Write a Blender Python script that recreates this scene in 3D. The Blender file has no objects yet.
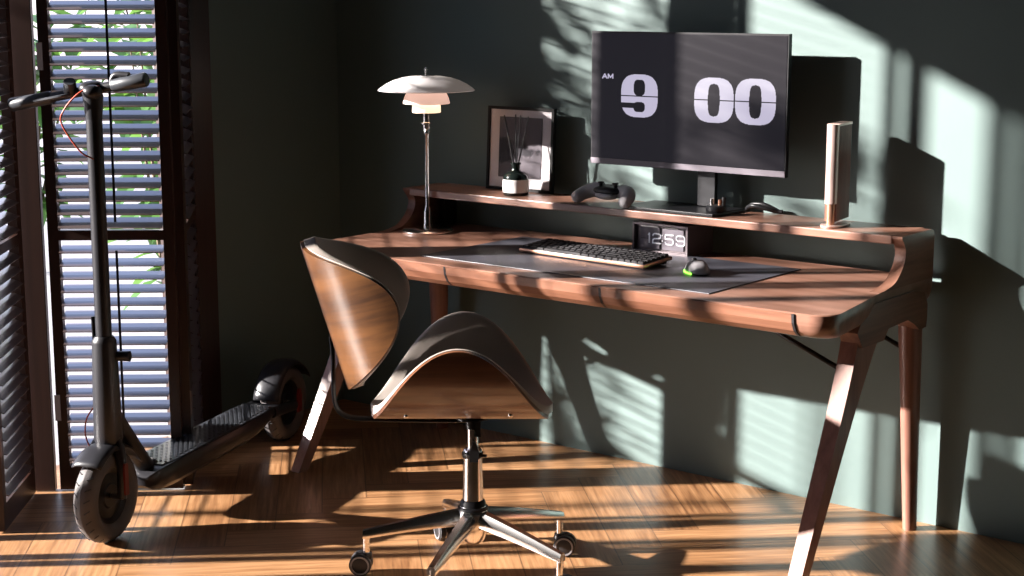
import bpy, bmesh, math, random
from mathutils import Vector, Matrix, Quaternion
R = math.radians
PI = math.pi
scn = bpy.context.scene
COL = scn.collection
random.seed(7)

# ------------------------------------------------------------------ materials
def newmat(name):
    m = bpy.data.materials.new(name); m.use_nodes = True
    nt = m.node_tree; b = nt.nodes['Principled BSDF']
    return m, nt, b

def plain(name, col, rough=.5, metal=0., coat=0., spec=.5, emit=None, es=0., noise=0., nscale=60, bump=0., trans=0., ior=1.45):
    m, nt, b = newmat(name)
    b.inputs['Base Color'].default_value = (*col, 1)
    b.inputs['Roughness'].default_value = rough
    b.inputs['Metallic'].default_value = metal
    b.inputs['Coat Weight'].default_value = coat
    b.inputs['Coat Roughness'].default_value = .08
    b.inputs['Specular IOR Level'].default_value = spec
    b.inputs['Transmission Weight'].default_value = trans
    b.inputs['IOR'].default_value = ior
    if emit:
        b.inputs['Emission Color'].default_value = (*emit, 1)
        b.inputs['Emission Strength'].default_value = es
    if noise or bump:
        tc = nt.nodes.new('ShaderNodeTexCoord')
        n = nt.nodes.new('ShaderNodeTexNoise'); n.inputs['Scale'].default_value = nscale; n.inputs['Detail'].default_value = 4
        nt.links.new(tc.outputs['Object'], n.inputs['Vector'])
        if noise:
            mx = nt.nodes.new('ShaderNodeMix'); mx.data_type = 'RGBA'
            mx.inputs[6].default_value = (*[c * (1 - noise) for c in col], 1)
            mx.inputs[7].default_value = (*[min(1, c * (1 + noise)) for c in col], 1)
            nt.links.new(n.outputs['Fac'], mx.inputs[0]); nt.links.new(mx.outputs[2], b.inputs['Base Color'])
        if bump:
            bp = nt.nodes.new('ShaderNodeBump'); bp.inputs['Strength'].default_value = bump; bp.inputs['Distance'].default_value = .002
            nt.links.new(n.outputs['Fac'], bp.inputs['Height']); nt.links.new(bp.outputs['Normal'], b.inputs['Normal'])
    return m

def wood(name, c1, c2, axis='x', rough=.4, coat=0., fine=1., rot=None, cr=.08, band=.5):
    m, nt, b = newmat(name)
    N = nt.nodes.new; L = nt.links.new
    tc = N('ShaderNodeTexCoord'); mp = N('ShaderNodeMapping')
    L(tc.outputs['Object'], mp.inputs['Vector'])
    if rot: mp.inputs['Rotation'].default_value = rot
    s = {'x': (1.2, 22, 22), 'y': (22, 1.2, 22), 'z': (22, 22, 1.2)}[axis]
    mp.inputs['Scale'].default_value = tuple(v * fine for v in s)
    n1 = N('ShaderNodeTexNoise'); n1.inputs['Scale'].default_value = 1.0; n1.inputs['Detail'].default_value = 5; n1.inputs['Distortion'].default_value = .6
    L(mp.outputs[0], n1.inputs['Vector'])
    n2 = N('ShaderNodeTexNoise'); n2.inputs['Scale'].default_value = 6.0; n2.inputs['Detail'].default_value = 3
    L(mp.outputs[0], n2.inputs['Vector'])
    ad = N('ShaderNodeMath'); ad.operation = 'MULTIPLY_ADD'; ad.inputs[1].default_value = .35
    L(n2.outputs['Fac'], ad.inputs[0]); L(n1.outputs['Fac'], ad.inputs[2])
    cr_ = N('ShaderNodeValToRGB'); e = cr_.color_ramp.elements
    e[0].position = .68 - band * .45; e[0].color = (*c2, 1); e[1].position = .68 + band * .35; e[1].color = (*c1, 1)
    L(ad.outputs[0], cr_.inputs[0]); L(cr_.outputs[0], b.inputs['Base Color'])
    b.inputs['Roughness'].default_value = rough; b.inputs['Coat Weight'].default_value = coat; b.inputs['Coat Roughness'].default_value = cr
    return m

M = {}
M['walnut_x'] = wood('walnut_lengthwise', (.285, .148, .105), (.155, .068, .042), 'x', .33, .35, cr=.3)
M['walnut_front'] = wood('walnut_drawer_fronts', (.235, .105, .062), (.12, .046, .026), 'x', .36)
M['walnut_y'] = wood('walnut_crosswise', (.24, .12, .082), (.12, .052, .033), 'y', .36)
M['walnut_z'] = wood('walnut_upright', (.28, .135, .10), (.17, .073, .05), 'z', .38)
M['shell_wood'] = wood('lacquered_shell_veneer', (.15, .058, .026), (.05, .018, .009), 'x', .32, .7, fine=.75, cr=.16, band=.42)
M['back_wood'] = wood('lacquered_back_veneer', (.115, .046, .013), (.030, .011, .004), 'y', .38, .35, fine=.8, cr=.25, band=.5)
for _n in M['back_wood'].node_tree.nodes:
    if _n.type == 'MAPPING': _n.inputs['Scale'].default_value = (20, 1.6, 2.6)
M['leather'] = plain('brown_leather', (.32, .28, .25), .36, bump=.25, nscale=900, spec=.7)
M['leather_edge'] = plain('pale_leather_edge', (.34, .30, .28), .35)
M['chrome'] = plain('chrome', (.88, .86, .84), .17, 1.)
M['steel'] = plain('satin_steel', (.6, .58, .56), .3, 1.)
M['black_plastic'] = plain('black_plastic', (.016, .016, .018), .42)
M['black_metal'] = plain('black_metal', (.009, .009, .011), .4, .0, spec=.35)
M['light_grey'] = plain('light_grey_plastic', (.48, .46, .47), .45)
M['grey_plastic'] = plain('grey_plastic', (.22, .21, .22), .45)
M['dark_wood'] = wood('dark_shutter_wood', (.036, .013, .008), (.02, .007, .004), 'z', .38)
M['slat'] = plain('dark_slat_lacquer', (.06, .042, .038), .3, coat=1., spec=1., noise=.1, nscale=30)
M['slat'].node_tree.nodes['Principled BSDF'].inputs['Coat IOR'].default_value = 1.8; M['slat'].node_tree.nodes['Principled BSDF'].inputs['Coat Roughness'].default_value = .25
M['scooter'] = plain('scooter_black_paint', (.018, .018, .021), .36, noise=.1, nscale=120)
M['rubber'] = plain('tyre_rubber', (.085, .076, .074), .6, bump=.3, nscale=500)
M['grip'] = plain('deck_rubber', (.040, .044, .052), .36, spec=.8)
M['red'] = plain('red_plastic', (.13, .010, .007), .35)
M['redcable'] = plain('red_cable', (.45, .07, .035), .4)
M['white_dark'] = plain('dark_glass', (.006, .009, .008), .12)
M['label'] = plain('white_label', (.72, .70, .68), .6)
M['mat_white'] = plain('picture_mount', (.62, .58, .60), .6)
M['frame_black'] = plain('black_frame', (.008, .008, .008), .6, spec=.25)
M['copper'] = plain('copper_metal', (.72, .40, .27), .32, .9)
M['rose'] = plain('rose_aluminium', (.78, .58, .52), .38, .75)
M['mousepad'] = plain('charcoal_desk_mat', (.050, .050, .062), .42, noise=.12, nscale=400)
M['screen_text'] = plain('screen_digits', (.03, .03, .03), .4, emit=(.60, .56, .74), es=.85)
M['screen'] = plain('screen_glass', (.005, .0042, .0058), .38, spec=.12, emit=(.012, .0115, .016), es=1.0)
M['flip_white'] = plain('flip_numerals', (.8, .8, .84), .5, emit=(.8, .8, .9), es=.12)
M['flip_dark'] = plain('flip_card', (.17, .15, .175), .4)
M['bronze'] = plain('clock_face_metal', (.20, .17, .18), .35, .6)
M['key'] = plain('black_key', (.014, .013, .015), .62, spec=.25)
M['green_led'] = plain('green_light', (.05, .3, .02), .4, emit=(.30, 1., .08), es=3.)
M['bulb'] = plain('lit_bulb', (1, .8, .6), .4, emit=(1., .62, .36), es=6.)

def opal(name, col, es, ecol):
    m, nt, b = newmat(name)
    b.inputs['Base Color'].default_value = (*col, 1); b.inputs['Roughness'].default_value = .32
    b.inputs['Emission Color'].default_value = (*ecol, 1); b.inputs['Emission Strength'].default_value = es
    return m
M['opal_top'] = opal('opal_glass_top', (.80, .77, .77), .10, (1, .75, .65))
M['opal_mid'] = opal('opal_glass_middle', (.8, .72, .68), .62, (1, .60, .47))
M['opal_low'] = opal('opal_glass_lower', (.9, .8, .7), 1.25, (1, .74, .48))

def wallmat():
    m, nt, b = newmat('green_wall_paint')
    N = nt.nodes.new; L = nt.links.new
    tc = N('ShaderNodeTexCoord'); n = N('ShaderNodeTexNoise'); n.inputs['Scale'].default_value = 1.6; n.inputs['Detail'].default_value = 6
    L(tc.outputs['Object'], n.inputs['Vector'])
    cr = N('ShaderNodeValToRGB'); e = cr.color_ramp.elements
    e[0].color = (.098, .145, .137, 1); e[1].color = (.112, .163, .154, 1); e[0].position = .35; e[1].position = .65
    L(n.outputs['Fac'], cr.inputs[0]); L(cr.outputs[0], b.inputs['Base Color'])
    n2 = N('ShaderNodeTexNoise'); n2.inputs['Scale'].default_value = 260; L(tc.outputs['Object'], n2.inputs['Vector'])
    bp = N('ShaderNodeBump'); bp.inputs['Strength'].default_value = .12; bp.inputs['Distance'].default_value = .001
    L(n2.outputs['Fac'], bp.inputs['Height']); L(bp.outputs[0], b.inputs['Normal'])
    b.inputs['Roughness'].default_value = .62
    return m
M['wall'] = wallmat()
M['ceiling'] = plain('ceiling_paint', (.08, .09, .085), .8)  # unseen ceiling, colour darkened to lessen bounced light
M['dark_wall'] = plain('bounce_dimmed_green', (.05, .062, .057), .7)  # unseen right and front walls, darkened to keep bounce off the left corner
M['ground'] = plain('pale_paving', (.30, .28, .275), .8, noise=.15, nscale=3)
M['bark'] = plain('bark', (.12, .085, .05), .8)

def floormat():
    m, nt, b = newmat('herringbone_oak')
    L = nt.links.new
    def math_(op, a, bb=None, c=None):
        n = nt.nodes.new('ShaderNodeMath'); n.operation = op
        for i, v in enumerate((a, bb, c)):
            if v is None: continue
            if isinstance(v, (int, float)): n.inputs[i].default_value = v
            else: L(v, n.inputs[i])
        return n.outputs[0]
    tc = nt.nodes.new('ShaderNodeTexCoord')
    mp = nt.nodes.new('ShaderNodeMapping'); mp.inputs['Rotation'].default_value = (0, 0, R(-45)); mp.inputs['Location'].default_value = (20.07, 20.03, 0)
    L(tc.outputs['Object'], mp.inputs['Vector'])
    sep = nt.nodes.new('ShaderNodeSeparateXYZ'); L(mp.outputs[0], sep.inputs[0])
    w, n = .125, 5
    u = math_('DIVIDE', sep.outputs[0], w); v = math_('DIVIDE', sep.outputs[1], w)
    i = math_('FLOOR', u); j = math_('FLOOR', v); fu = math_('FRACT', u); fv = math_('FRACT', v)
    mm = math_('FLOORED_MODULO', math_('SUBTRACT', i, j), 2. * n)
    isv = math_('GREATER_THAN', mm, n - .5)
    rest = math_('SUBTRACT', 2. * n - 1, mm)
    alongH = math_('ADD', mm, fu); alongV = math_('ADD', rest, fv)
    def mix(a, bb): return math_('ADD', a, math_('MULTIPLY', isv, math_('SUBTRACT', bb, a)))
    along = mix(alongH, alongV); across = mix(fv, fu)
    idx = mix(math_('SUBTRACT', i, mm), i); idy = mix(j, math_('SUBTRACT', j, rest))
    cid = nt.nodes.new('ShaderNodeCombineXYZ'); L(idx, cid.inputs[0]); L(idy, cid.inputs[1]); L(isv, cid.inputs[2])
    wn = nt.nodes.new('ShaderNodeTexWhiteNoise'); wn.noise_dimensions = '3D'; L(cid.outputs[0], wn.inputs['Vector'])
    # grain
    gv = nt.nodes.new('ShaderNodeCombineXYZ')
    L(math_('MULTIPLY', along, .35), gv.inputs[0]); L(math_('MULTIPLY', across, 7.), gv.inputs[1]); L(math_('MULTIPLY', wn.outputs['Value'], 37.), gv.inputs[2])
    g = nt.nodes.new('ShaderNodeTexNoise'); g.inputs['Scale'].default_value = 1.6; g.inputs['Detail'].default_value = 6; g.inputs['Roughness'].default_value = .62; g.inputs['Distortion'].default_value = .25
    L(gv.outputs[0], g.inputs['Vector'])
    t = math_('ADD', math_('MULTIPLY', g.outputs['Fac'], .95), math_('MULTIPLY', wn.outputs['Value'], .22))
    cr = nt.nodes.new('ShaderNodeValToRGB'); e = cr.color_ramp.elements
    e[0].position = .36; e[0].color = (.155, .066, .027, 1); e[1].position = .8; e[1].color = (.50, .275, .135, 1)
    e2 = e.new(.57); e2.color = (.32, .16, .07, 1)
    L(t, cr.inputs[0])
    # seams
    ea = math_('MINIMUM', across, math_('SUBTRACT', 1., across))
    el = math_('MINIMUM', along, math_('SUBTRACT', float(n), along))
    seam = math_('LESS_THAN', math_('MINIMUM', ea, el), .014)
    mx = nt.nodes.new('ShaderNodeMix'); mx.data_type = 'RGBA'; L(math_('MULTIPLY', seam, .6), mx.inputs[0]); L(cr.outputs[0], mx.inputs[6]); mx.inputs[7].default_value = (.03, .012, .006, 1)
    L(mx.outputs[2], b.inputs['Base Color'])
    b.inputs['Roughness'].default_value = .36
    b.inputs['Coat Weight'].default_value = .15; b.inputs['Coat Roughness'].default_value = .25
    return m
M['floor'] = floormat()

def leafmat():
    m, nt, b = newmat('leaf_green')
    N = nt.nodes.new; L = nt.links.new
    oi = N('ShaderNodeTexCoord'); n = N('ShaderNodeTexNoise'); n.inputs['Scale'].default_value = 3; L(oi.outputs['Object'], n.inputs['Vector'])
    cr = N('ShaderNodeValToRGB'); e = cr.color_ramp.elements; e[0].position = .35; e[0].color = (.03, .08, .025, 1); e[1].position = .68; e[1].color = (.11, .24, .06, 1)
    L(n.outputs['Fac'], cr.inputs[0]); L(cr.outputs[0], b.inputs['Base Color']); b.inputs['Roughness'].default_value = .4
    tr = N('ShaderNodeBsdfTranslucent'); tr.inputs[0].default_value = (.16, .34, .06, 1)
    ms = N('ShaderNodeMixShader'); ms.inputs[0].default_value = .35
    L(b.outputs[0], ms.inputs[1]); L(tr.outputs[0], ms.inputs[2]); L(ms.outputs[0], nt.nodes['Material Output'].inputs[0])
    return m
M['leaf'] = leafmat()

def photomat():   # a generic dusk landscape print: dark hills and trees over still water
    m, nt, b = newmat('landscape_print')
    N = nt.nodes.new; L = nt.links.new
    tc = N('ShaderNodeTexCoord'); sp = N('ShaderNodeSeparateXYZ'); L(tc.outputs['Generated'], sp.inputs[0])
    n = N('ShaderNodeTexNoise'); n.inputs['Scale'].default_value = 9; n.inputs['Detail'].default_value = 5; L(tc.outputs['Generated'], n.inputs['Vector'])
    ab = N('ShaderNodeMath'); ab.operation = 'SUBTRACT'; L(sp.outputs[2], ab.inputs[0]); ab.inputs[1].default_value = .45
    ab2 = N('ShaderNodeMath'); ab2.operation = 'ABSOLUTE'; L(ab.outputs[0], ab2.inputs[0])
    # hills thicker to the left
    lf = N('ShaderNodeMath'); lf.operation = 'MULTIPLY_ADD'; L(sp.outputs[0], lf.inputs[0]); lf.inputs[1].default_value = -.22; lf.inputs[2].default_value = .30
    sb = N('ShaderNodeMath'); sb.operation = 'SUBTRACT'; L(lf.outputs[0], sb.inputs[0]); L(ab2.outputs[0], sb.inputs[1])
    ad = N('ShaderNodeMath'); ad.operation = 'MULTIPLY_ADD'; L(n.outputs['Fac'], ad.inputs[0]); ad.inputs[1].default_value = .45; ad.inputs[2].default_value = -.25
    s2 = N('ShaderNodeMath'); s2.operation = 'ADD'; L(sb.outputs[0], s2.inputs[0]); L(ad.outputs[0], s2.inputs[1])
    cr = N('ShaderNodeValToRGB'); e = cr.color_ramp.elements; e[0].position = .02; e[0].color = (.10, .088, .10, 1); e[1].position = .1; e[1].color = (.022, .02, .024, 1)
    L(s2.outputs[0], cr.inputs[0]); L(cr.outputs[0], b.inputs['Base Color']); b.inputs['Roughness'].default_value = .7; b.inputs['Specular IOR Level'].default_value = .1
    return m
M['photo'] = photomat()

# ------------------------------------------------------------------ mesh helpers
def link(name, bm, mat, parent=None, smooth=False, angle=None):
    me = bpy.data.meshes.new(name)
    bmesh.ops.recalc_face_normals(bm, faces=bm.faces)
    bm.to_mesh(me); bm.free()
    o = bpy.data.objects.new(name, me); COL.objects.link(o)
    for mm in (mat if isinstance(mat, (list, tuple)) else [mat]): me.materials.append(mm)
    if smooth:
        for p in me.polygons: p.use_smooth = True
        if angle:
            me.set_sharp_from_angle(angle=R(angle))
    if parent: o.parent = parent
    return o

def bx(bm, x0, x1, y0, y1, z0, z1, mi=0, mat=None):
    vs = [bm.verts.new(Vector(p)) for p in ((x0, y0, z0), (x1, y0, z0), (x1, y1, z0), (x0, y1, z0), (x0, y0, z1), (x1, y0, z1), (x1, y1, z1), (x0, y1, z1))]
    if mat:
        for v in vs: v.co = mat @ v.co
    fs = [bm.faces.new([vs[i] for i in f]) for f in ((0, 3, 2, 1), (4, 5, 6, 7), (0, 1, 5, 4), (1, 2, 6, 5), (2, 3, 7, 6), (3, 0, 4, 7))]
    for f in fs: f.material_index = mi
    return vs

def box(x0, x1, y0, y1, z0, z1, bev=0, seg=2):
    bm = bmesh.new(); bx(bm, x0, x1, y0, y1, z0, z1)
    if bev: bmesh.ops.bevel(bm, geom=bm.edges[:], offset=bev, segments=seg, profile=.5, affect='EDGES')
    return bm

def bevel(bm, w, seg=2, ang=30):
    es = [e for e in bm.edges if len(e.link_faces) == 2 and e.calc_face_angle(0) > R(ang)]
    bmesh.ops.bevel(bm, geom=es, offset=w, segments=seg, profile=.5, affect='EDGES')

def prism(bm, pts, f, a, b, mi=0):
    """pts 2D outline; f(p, t) -> 3D; extruded from t=a to t=b"""
    v0 = [bm.verts.new(f(p, a)) for p in pts]; v1 = [bm.verts.new(f(p, b)) for p in pts]
    n = len(pts)
    fs = [bm.faces.new(v0), bm.faces.new(v1[::-1])]
    for i in range(n): fs.append(bm.faces.new((v0[i], v1[i], v1[(i + 1) % n], v0[(i + 1) % n])))
    for q in fs: q.material_index = mi

def tube(bm, pts, rad, seg=12, cap=True, flat=1., up=None, mi=0):
    """tube along a path; rad a number or a list; flat squashes the second axis"""
    pts = [Vector(p) for p in pts]; n = len(pts)
    rr = rad if isinstance(rad, (list, tuple)) else [rad] * n
    rings = []; prev = None
    for i, p in enumerate(pts):
        t = (pts[min(i + 1, n - 1)] - pts[max(i - 1, 0)]).normalized()
        if prev is None:
            ref = Vector(up) if up else (Vector((0, 0, 1)) if abs(t.z) < .9 else Vector((1, 0, 0)))
            a = (ref - t * ref.dot(t)).normalized()
        else:
            a = (prev - t * prev.dot(t)).normalized()
        prev = a; b = t.cross(a)
        rings.append([bm.verts.new(p + a * (math.cos(2 * PI * k / seg) * rr[i] * flat) + b * (math.sin(2 * PI * k / seg) * rr[i])) for k in range(seg)])
    fs = []
    for i in range(n - 1):
        for k in range(seg):
            fs.append(bm.faces.new((rings[i][k], rings[i][(k + 1) % seg], rings[i + 1][(k + 1) % seg], rings[i + 1][k])))
    if cap: fs.append(bm.faces.new(rings[0][::-1])); fs.append(bm.faces.new(rings[-1]))
    for q in fs: q.material_index = mi

def lathe(bm, prof, c=(0, 0, 0), seg=40, axis='z', mi=0, rot=None):
    """prof list of (r, h)"""
    c = Vector(c); rings = []
    for r, h in prof:
        ring = []
        if r < 1e-6:
            p = Vector((0, 0, h)); p = rot @ p if rot else p
            ring = [bm.verts.new(c + p)]
        else:
            for k in range(seg):
                a = 2 * PI * k / seg; p = Vector((r * math.cos(a), r * math.sin(a), h))
                p = rot @ p if rot else p
                ring.append(bm.verts.new(c + p))
        rings.append(ring)
    for A, B in zip(rings, rings[1:]):
        for k in range(seg):
            k2 = (k + 1) % seg
            if len(A) == 1 and len(B) == 1: continue
            if len(A) == 1: f = bm.faces.new((A[0], B[k2], B[k]))
            elif len(B) == 1: f = bm.faces.new((A[k], A[k2], B[0]))
            else: f = bm.faces.new((A[k], A[k2], B[k2], B[k]))
            f.material_index = mi
    for ring in (rings[0], rings[-1]):
        if len(ring) > 1 and rings[0] is not None:
            pass

def rot_to(d):
    return Vector((0, 0, 1)).rotation_difference(Vector(d).normalized()).to_matrix()

def smoothpts(pts, n=6):
    """Catmull-Rom"""
    P = [Vector(p) for p in pts]; out = []
    Q = [P[0] * 2 - P[1]] + P + [P[-1] * 2 - P[-2]]
    for i in range(1, len(Q) - 2):
        for k in range(n):
            t = k / n; a, b, c, d = Q[i - 1], Q[i], Q[i + 1], Q[i + 2]
            out.append(.5 * ((2 * b) + (c - a) * t + (2 * a - 5 * b + 4 * c - d) * t * t + (3 * b - a - 3 * c + d) * t ** 3))
    out.append(P[-1]); return out

def thing(name, label, cat, loc=(0, 0, 0), rz=0, group=None):
    o = bpy.data.objects.new(name, None); COL.objects.link(o); o.location = loc; o.rotation_euler = (0, 0, rz)
    o.empty_display_size = .05
    o['label'] = label; o['category'] = cat
    if group: o['group'] = group
    return o

def tag(o, label, cat, group=None):
    o['label'] = label; o['category'] = cat
    if group: o['group'] = group
    return o

def structure(o):
    o['kind'] = 'structure'; return o

# ------------------------------------------------------------------ room
RX, RY, RZ = 5.6, -5.6, 2.75
HEAD = 2.33
Y0, Y1 = -.60, -3.10
bm = box(-.10, RX, RY, 0, -.08, 0); structure(link('floor', bm, M['floor']))
bm = box(-.12, RX + .12, RY - .12, .12, RZ, RZ + .1); structure(link('ceiling', bm, M['ceiling']))
bm = box(-.12, RX + .12, 0, .12, -.08, RZ); structure(link('wall_back', bm, M['wall']))
bm = bmesh.new()
bx(bm, -.10, 0, Y0, 0, -.08, RZ); bx(bm, -.10, 0, Y1, Y0, HEAD, RZ); bx(bm, -.10, 0, RY, Y1, -.08, RZ)
structure(link('wall_left', bm, M['wall']))
bm = box(RX, RX + .12, RY, 0, -.08, RZ); structure(link('wall_right', bm, M['dark_wall']))
bm = box(-.12, RX + .12, RY - .12, RY, -.08, RZ); structure(link('wall_front', bm, M['dark_wall']))
bm = box(-14, -.10, -14, 16, -.6, -.14); structure(link('ground', bm, M['ground']))

# window surround: jamb, head, posts
bm = bmesh.new()
bx(bm, -.11, .045, Y0 - .095, Y0 + .0, 0, HEAD)            # jamb beside the desk corner
bx(bm, -.11, .02, Y1, Y1 + .06, 0, HEAD)
bx(bm, -.11, .01, Y1, Y0, HEAD - .05, HEAD + .01)
bx(bm, -.09, -.04, -2.232, -2.217, 0, HEAD - .05)
bx(bm, -.09, -.04, -2.300, -2.287, 0, HEAD - .05)
bx(bm, -.09, -.04, -2.53, -2.485, 0, HEAD - .05)
structure(link('window_1', bm, M['dark_wood']))

def shutter(name, p, q, ext, label, st0=.035, st1=.035, tiltU=25, tiltL=12, rod=False, rodside=1, zr=.742, sw=.050, tk=.026, z0=.006, z1=2.27):
    """louvred leaf standing from p to q on the floor plan; ext = horizontal direction of its outside face"""
    p = Vector((*p, 0)); q = Vector((*q, 0)); d = q - p; Lg = d.length; d.normalize()
    n = Vector((-d.y, d.x, 0)); e = Vector((*ext, 0))
    if n.dot(e) < 0: n = -n
    t = thing(name, label, 'shutter', (p.x, p.y, 0), 0, 'folding louvred shutter leaves')
    mt = Matrix(((d.x, n.x, 0, 0), (d.y, n.y, 0, 0), (0, 0, 1, 0), (0, 0, 0, 1)))
    bm = bmesh.new()
    bx(bm, 0, st0, -tk / 2, tk / 2, z0, z1, mat=mt); bx(bm, Lg - st1, Lg, -tk / 2, tk / 2, z0, z1, mat=mt)
    bx(bm, st0, Lg - st1, -tk / 2, tk / 2, z0, z0 + .07, mat=mt); bx(bm, st0, Lg - st1, -tk / 2, tk / 2, z1 - .06, z1, mat=mt)
    bx(bm, st0, Lg - st1, -tk / 2, tk / 2, zr - .014, zr + .014, mat=mt)
    link('frame', bm, M['dark_wood'], t)
    bm = bmesh.new()
    def slats(za, zb, tilt, w):
        z = za
        while z <= zb:
            a = R(tilt)
            c, s = math.cos(a), math.sin(a)
            pts = [(-w / 2, -.0012), (0, -.0024), (w / 2, -.0012), (w / 2, .0012), (0, .0024), (-w / 2, .0012)]
            prism(bm, pts, lambda pp, tt: mt @ Vector((tt, pp[0] * c - pp[1] * s, z + pp[0] * s + pp[1] * c)), st0 + .001, Lg - st1 - .001)
            z += .0375
    slats(z0 + .095, zr - .02, tiltL, sw)
    slats(zr + .033, z1 - .07, tiltU, sw)
    link('slats', bm, M['slat'], t)
    if rod:
        bm = bmesh.new(); m_ = Lg * rod
        for za, zb in ((z0 + .1, zr - .04), (zr + .04, z1 - .1)):
            bx(bm, m_ - .003, m_ + .003, -.034 * 1, -.028, za, zb, mat=mt)
        link('tilt_rod', bm, M['black_metal'], t)
    # hinge plates
    for zz in (.21, 1.2):
        bm = bmesh.new(); bx(bm, Lg - .012, Lg + .004, -tk / 2 - .003, -tk / 2, zz, zz + .075, mat=mt)
        link('hinge', bm, M['bronze'], t)
    return t

V0 = (.040, -.692); V1 = (.378, -1.022); V1b = (.388, -1.047); V2b = (.122, -1.275)
V2 = (.085, -1.352); V3 = (.318, -1.612); V3b = (.318, -1.655); V4 = (.06, -1.90)
shutter('louvred_shutter', V0, V1, (-1, -1), 'dark louvred shutter leaf seen edge-on, hinged to the window jamb nearest the desk corner', .064, .10, 19.5, 19.5, sw=.044)
shutter('louvred_shutter', V1b, V2b, (-1, 1), 'dark louvred shutter leaf seen flat on, behind the scooter stem', .030, .030, 29, 17, rod=.45)
shutter('louvred_shutter', V2, V3, (-1, -1), 'dark louvred shutter leaf at the far left edge of the picture, turned steeply', .045, .03, 19.5, 19.5, sw=.044)
shutter('louvred_shutter', V3b, V4, (-1, 1), 'dark louvred shutter leaf beyond the left edge of the picture, beside the open window', .03, .03, 24, 22)
# narrow post between the two visible leaves
bm = box(-.033, .033, -.012, .012, 0.003, HEAD - .055, .002)
o = link('shutter_post', bm, M['dark_wood']); o.location = (.088, -1.308, 0); o.rotation_euler = (0, 0, R(39))
tag(o, 'narrow dark wooden post between the flat shutter leaf and the steep one', 'post')

# ------------------------------------------------------------------ garden outside
def shrub(x, y, h, rad, n, label, zlo=.3, seed=1, leaf=.15):
    rnd = random.Random(seed)
    t = thing('garden_shrub', label, 'shrub', (x, y, -.14), 0, 'shrubs in the garden outside')
    st = bmesh.new(); lf = bmesh.new()
    stems = []
    for i in range(max(4, n // 35)):
        a = rnd.uniform(0, 2 * PI); rr = rad * rnd.uniform(.15, .9)
        top = Vector((rr * math.cos(a), rr * math.sin(a), h * rnd.uniform(.75, 1.)))
        pts = smoothpts([(rnd.uniform(-.05, .05), rnd.uniform(-.05, .05), 0), top * .45 + Vector((0, 0, h * .06)), top], 5)
        tube(st, pts, [.011 - .008 * k / (len(pts) - 1) for k in range(len(pts))], 6)
        stems.append(pts)
    for i in range(n):
        pts = rnd.choice(stems); k = rnd.randrange(1, len(pts)); p = pts[k].lerp(pts[k - 1], rnd.random())
        if p.z < zlo: p = pts[-1] + Vector((rnd.uniform(-.1, .1), rnd.uniform(-.1, .1), rnd.uniform(-.3, .05)))
        a = rnd.uniform(0, 2 * PI); el = rnd.uniform(-.5, .8)
        d = Vector((math.cos(a) * math.cos(el), math.sin(a) * math.cos(el), math.sin(el)))
        s = d.cross(Vector((0, 0, 1))).normalized(); u = s.cross(d)
        L = leaf * rnd.uniform(.6, 1.35); w = L * rnd.uniform(.17, .3)
        base = p + d * .02
        spine = [base + d * (L * f) - Vector((0, 0, 1)) * (L * .35 * f * f) for f in (0, .3, .65, 1.)]
        ws = (0.004, w, w * .8, 0.002)
        Lr = [(lf.verts.new(c - s * ww + u * ww * .25), lf.verts.new(c), lf.verts.new(c + s * ww + u * ww * .25)) for c, ww in zip(spine, ws)]
        for A, B in zip(Lr, Lr[1:]):
            lf.faces.new((A[0], A[1], B[1], B[0])); lf.faces.new((A[1], A[2], B[2], B[1]))
    link('stem', st, M['bark'], t); link('foliage', lf, M['leaf'], t)
    return t
# along the sun's way to the wall left of the monitor
shrub(-1.6, -2.46, 3.25, .38, 170, 'tall leafy shrub outside, nearest the open window', 1.3, 3, .16)
shrub(-.92, -1.76, 2.88, .17, 62, 'slender shrub outside with its leaves only near the top', 2.25, 8, .13)
shrub(-1.7, -3.28, 3.2, .26, 22, 'tall thin shrub outside with only a few leaves', 2.6, 5, .17)
# seen between the slats
shrub(-1.3, .30, 1.5, .42, 110, 'broad-leaved shrub seen through the slats, low and close', .35, 11, .22)
shrub(-2.4, 1.35, 2.2, .6, 170, 'bushy shrub seen through the slats, right of the scooter stem', .5, 12, .26)
shrub(-3.8, 1.35, 1.7, .8, 150, 'rounded shrub farther off in the garden, behind the nearer ones', .3, 13, .26)
shrub(-5.2, 4.6, 3.0, 1.2, 160, 'large shrub at the far end of the garden', .3, 14, .34)

# ------------------------------------------------------------------ desk
XL, XR = .503, 2.194
ZT, ZB = .680, .618
desk = thing('writing_desk', 'walnut desk with raised rear shelf and splayed legs against the green wall', 'desk', ((XL + XR) / 2, -.36, 0))
DX, DY = (XL + XR) / 2, -.36
def dl(bm):   # world -> desk local
    bmesh.ops.translate(bm, verts=bm.verts, vec=(-DX, -DY, 0)); return bm
def outline(x0, x1, yf, yb, r, seg=8):
    pts = [(x0, yb), (x0, -.335), (x0, yf + r)]
    pts += [(x0 + r - r * math.cos(a), yf + r - r * math.sin(a)) for a in [PI / 2 * k / seg for k in range(1, seg + 1)]]
    pts += [(x1 - r + r * math.sin(a), yf + r - r * math.cos(a)) for a in [PI / 2 * k / seg for k in range(0, seg + 1)]]
    pts += [(x1, -.335), (x1, yb)]
    fl = lambda x, y: (1 if x > (x0 + x1) / 2 else 0) * .048 * min(1, max(0, (-.335 - y) / .30))
    return [(x + fl(x, y), y) for x, y in pts]
YF, YB = -.695, -.035
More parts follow.
